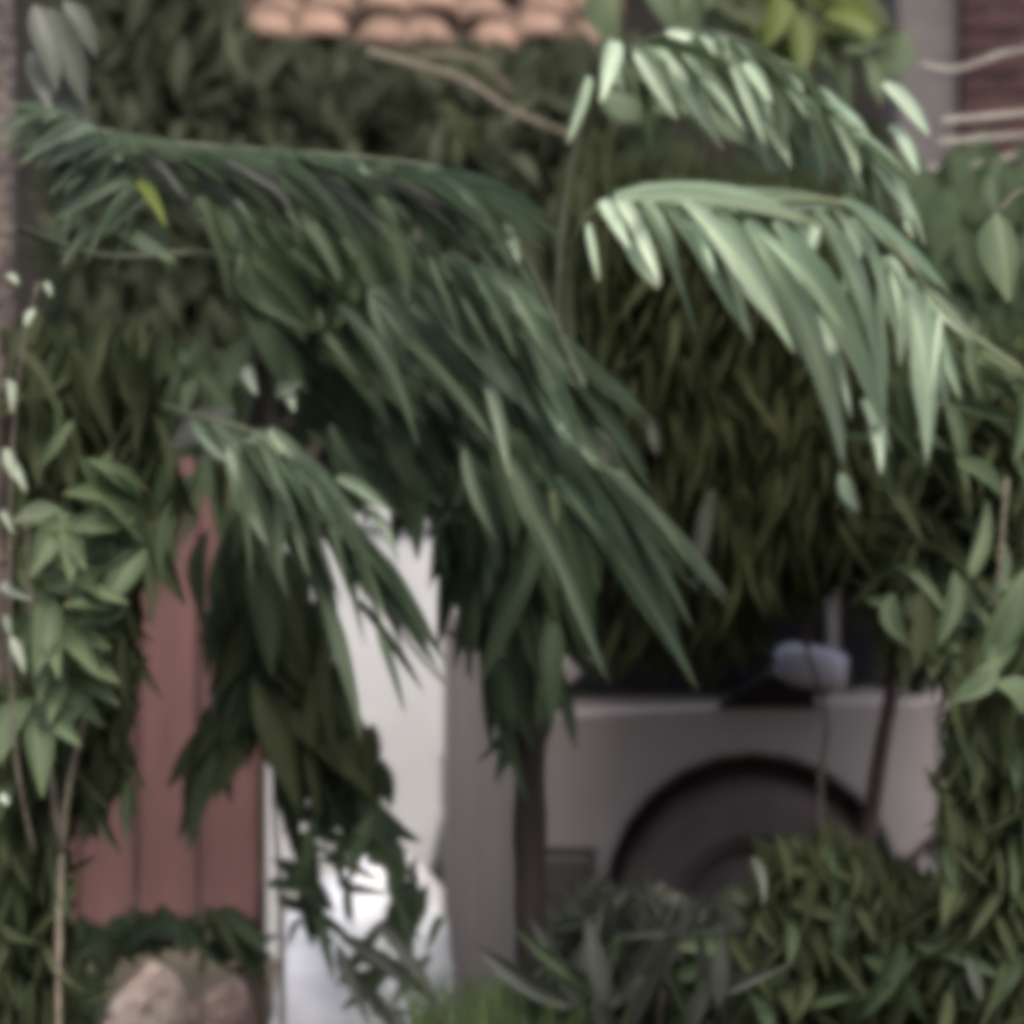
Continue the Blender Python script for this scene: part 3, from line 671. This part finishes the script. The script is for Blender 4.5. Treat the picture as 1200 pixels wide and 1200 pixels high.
# big grey-green leaves at the bottom
t = shrub('large_leaf_plant', 770, 5.9, 'plant with large dull grey green leaves in front of the car sill', 'plant', [[(760,1480,5.9),(770,1250,5.9),(780,1120,5.9)]])
for k in range(60):
    x = random.uniform(650,900); y = random.uniform(1080,1240); a = R(random.gauss(-60,45)); q = random.uniform(90,150)
    x1, y1 = x+q*math.cos(a), y+q*math.sin(a); lim = 1035+abs(x1-730)*.42
    if y1 < lim: y += lim-y1; y1 = lim
    leaf(t, (x,y), (x1,y1), random.uniform(12,26), random.uniform(5.7,6.1), random.choice(['deep','grey','grey']), 'broad', .1, .3)
scatter(t, [(660,1090),(880,1080),(880,1210),(560,1210)], 40, 85, 30, (70,130), (30,50), (6.0,6.4), ['deep','grey'], 'broad')
foliage('foliage', t, [(640,1110),(690,1050),(770,1065),(900,1130),(900,1330),(640,1330)], 1500, -75, 40, (40,100), (7,16), (5.9,6.35), 'grey', 'broad', .2)
# grass at the bottom
def grass():
    V, F = [], []; rnd = random.Random(3)
    for i in range(900):
        px = rnd.uniform(490,680); d = rnd.uniform(5.7,6.3); b = P(px,0,d); b.z = 0
        h = rnd.uniform(.35, P(0,1135,d).z*1.02); lean = Vector((rnd.gauss(0,.08), rnd.gauss(0,.08), 0))
        w = rnd.uniform(.005,.011); a = rnd.uniform(0,math.pi); u = Vector((math.cos(a),math.sin(a),0))*w
        i0 = len(V)
        for t_ in (0,.4,.75,1):
            p = b+Vector((0,0,h*t_))+lean*t_*t_; V += [p-u*(1-t_*.95), p+u*(1-t_*.95)]
        for k in range(3): F.append((i0+2*k, i0+2*k+1, i0+2*k+3, i0+2*k+2))
    org = Vector((P(585,0,6).x, 6, 0))
    o = link('grass', mesh_from('grass', [v-org for v in V], F, leaf_mat('grass_blade', (.05,.085,.03), (.10,.15,.055), .5)), None, origin=org)
    tag(o, 'clump of bright green grass at the foot of the dark trunk', 'grass', kind='stuff')
grass()
# reddish bare stem with a curved side shoot
t = empty('bare_stem', (P(1015,0,6.9).x, 6.9, 0), 'reddish bare stem with curved side shoot in front of the car', 'plant')
branch('stem', t, [(1010,1480,6.9),(1012,1080,6.9),(1018,980,6.9),(1032,880,6.9),(1046,800,6.9),(1046,700,6.9),(1040,640,6.9)], .024, .014, M['redstem'], 8)
branch('shoot', t, [(1012,1030,6.9),(1050,1018,6.87),(1080,995,6.85),(1112,955,6.83),(1125,880,6.8)], .013, .009, M['redstem'], 7)
branch('shoot', t, [(1046,680,6.9),(1000,672,6.85),(950,684,6.8)], .012, .006, M['twig'], 7)
branch('shoot', t, [(1046,672,6.9),(1100,648,6.8),(1200,634,6.7)], .015, .012, M['twig'], 7)
# pale twigs top right
t = empty('twiggy_shrub', (P(1230,0,7.5).x, 7.5, 0), 'shrub with thin pale twigs in front of the brick pier', 'shrub')
branch('stem', t, [(1255,1280,7.5),(1250,600,7.5),(1240,200,7.5),(1230,-40,7.5)], .02, .012, M['palet'], 8)
for pts in ([(1243,55,7.5),(1180,62,7.4),(1120,82,7.3),(1080,76,7.3)], [(1242,130,7.5),(1190,134,7.4),(1105,142,7.3)], [(1243,160,7.5),(1180,160,7.4),(1100,168,7.3)],
            [(1245,165,7.5),(1190,182,7.4),(1130,196,7.3),(1085,198,7.3)]):
    branch('twig', t, pts, .006, .007, M['palet'], 6)
foliage('foliage', t, [(1060,200),(1210,200),(1210,440),(1080,380)], 90, 70, 40, (50,110), (20,40), (7.0,7.6), 'deep', 'broad')
# lime shoots at the very top
t = shrub('lime_shrub', 950, 7.6, 'lime green leaves at the top edge above the fronds', 'shrub', [[(990,1400,7.6),(985,600,7.6),(970,200,7.6),(950,-30,7.6)]])
scatter(t, [(870,-40),(1020,-40),(1020,25),(960,60),(870,60)], 26, 60, 40, (40,80), (20,36), (7.3,7.7), 'lime', 'broad', .8)
scatter(t, [(720,-40),(880,-40),(1040,20),(1050,200),(960,240),(760,200),(700,40)], 60, 70, 35, (60,110), (22,40), (7.4,7.9), ['shrub','olive'], 'broad', .5)
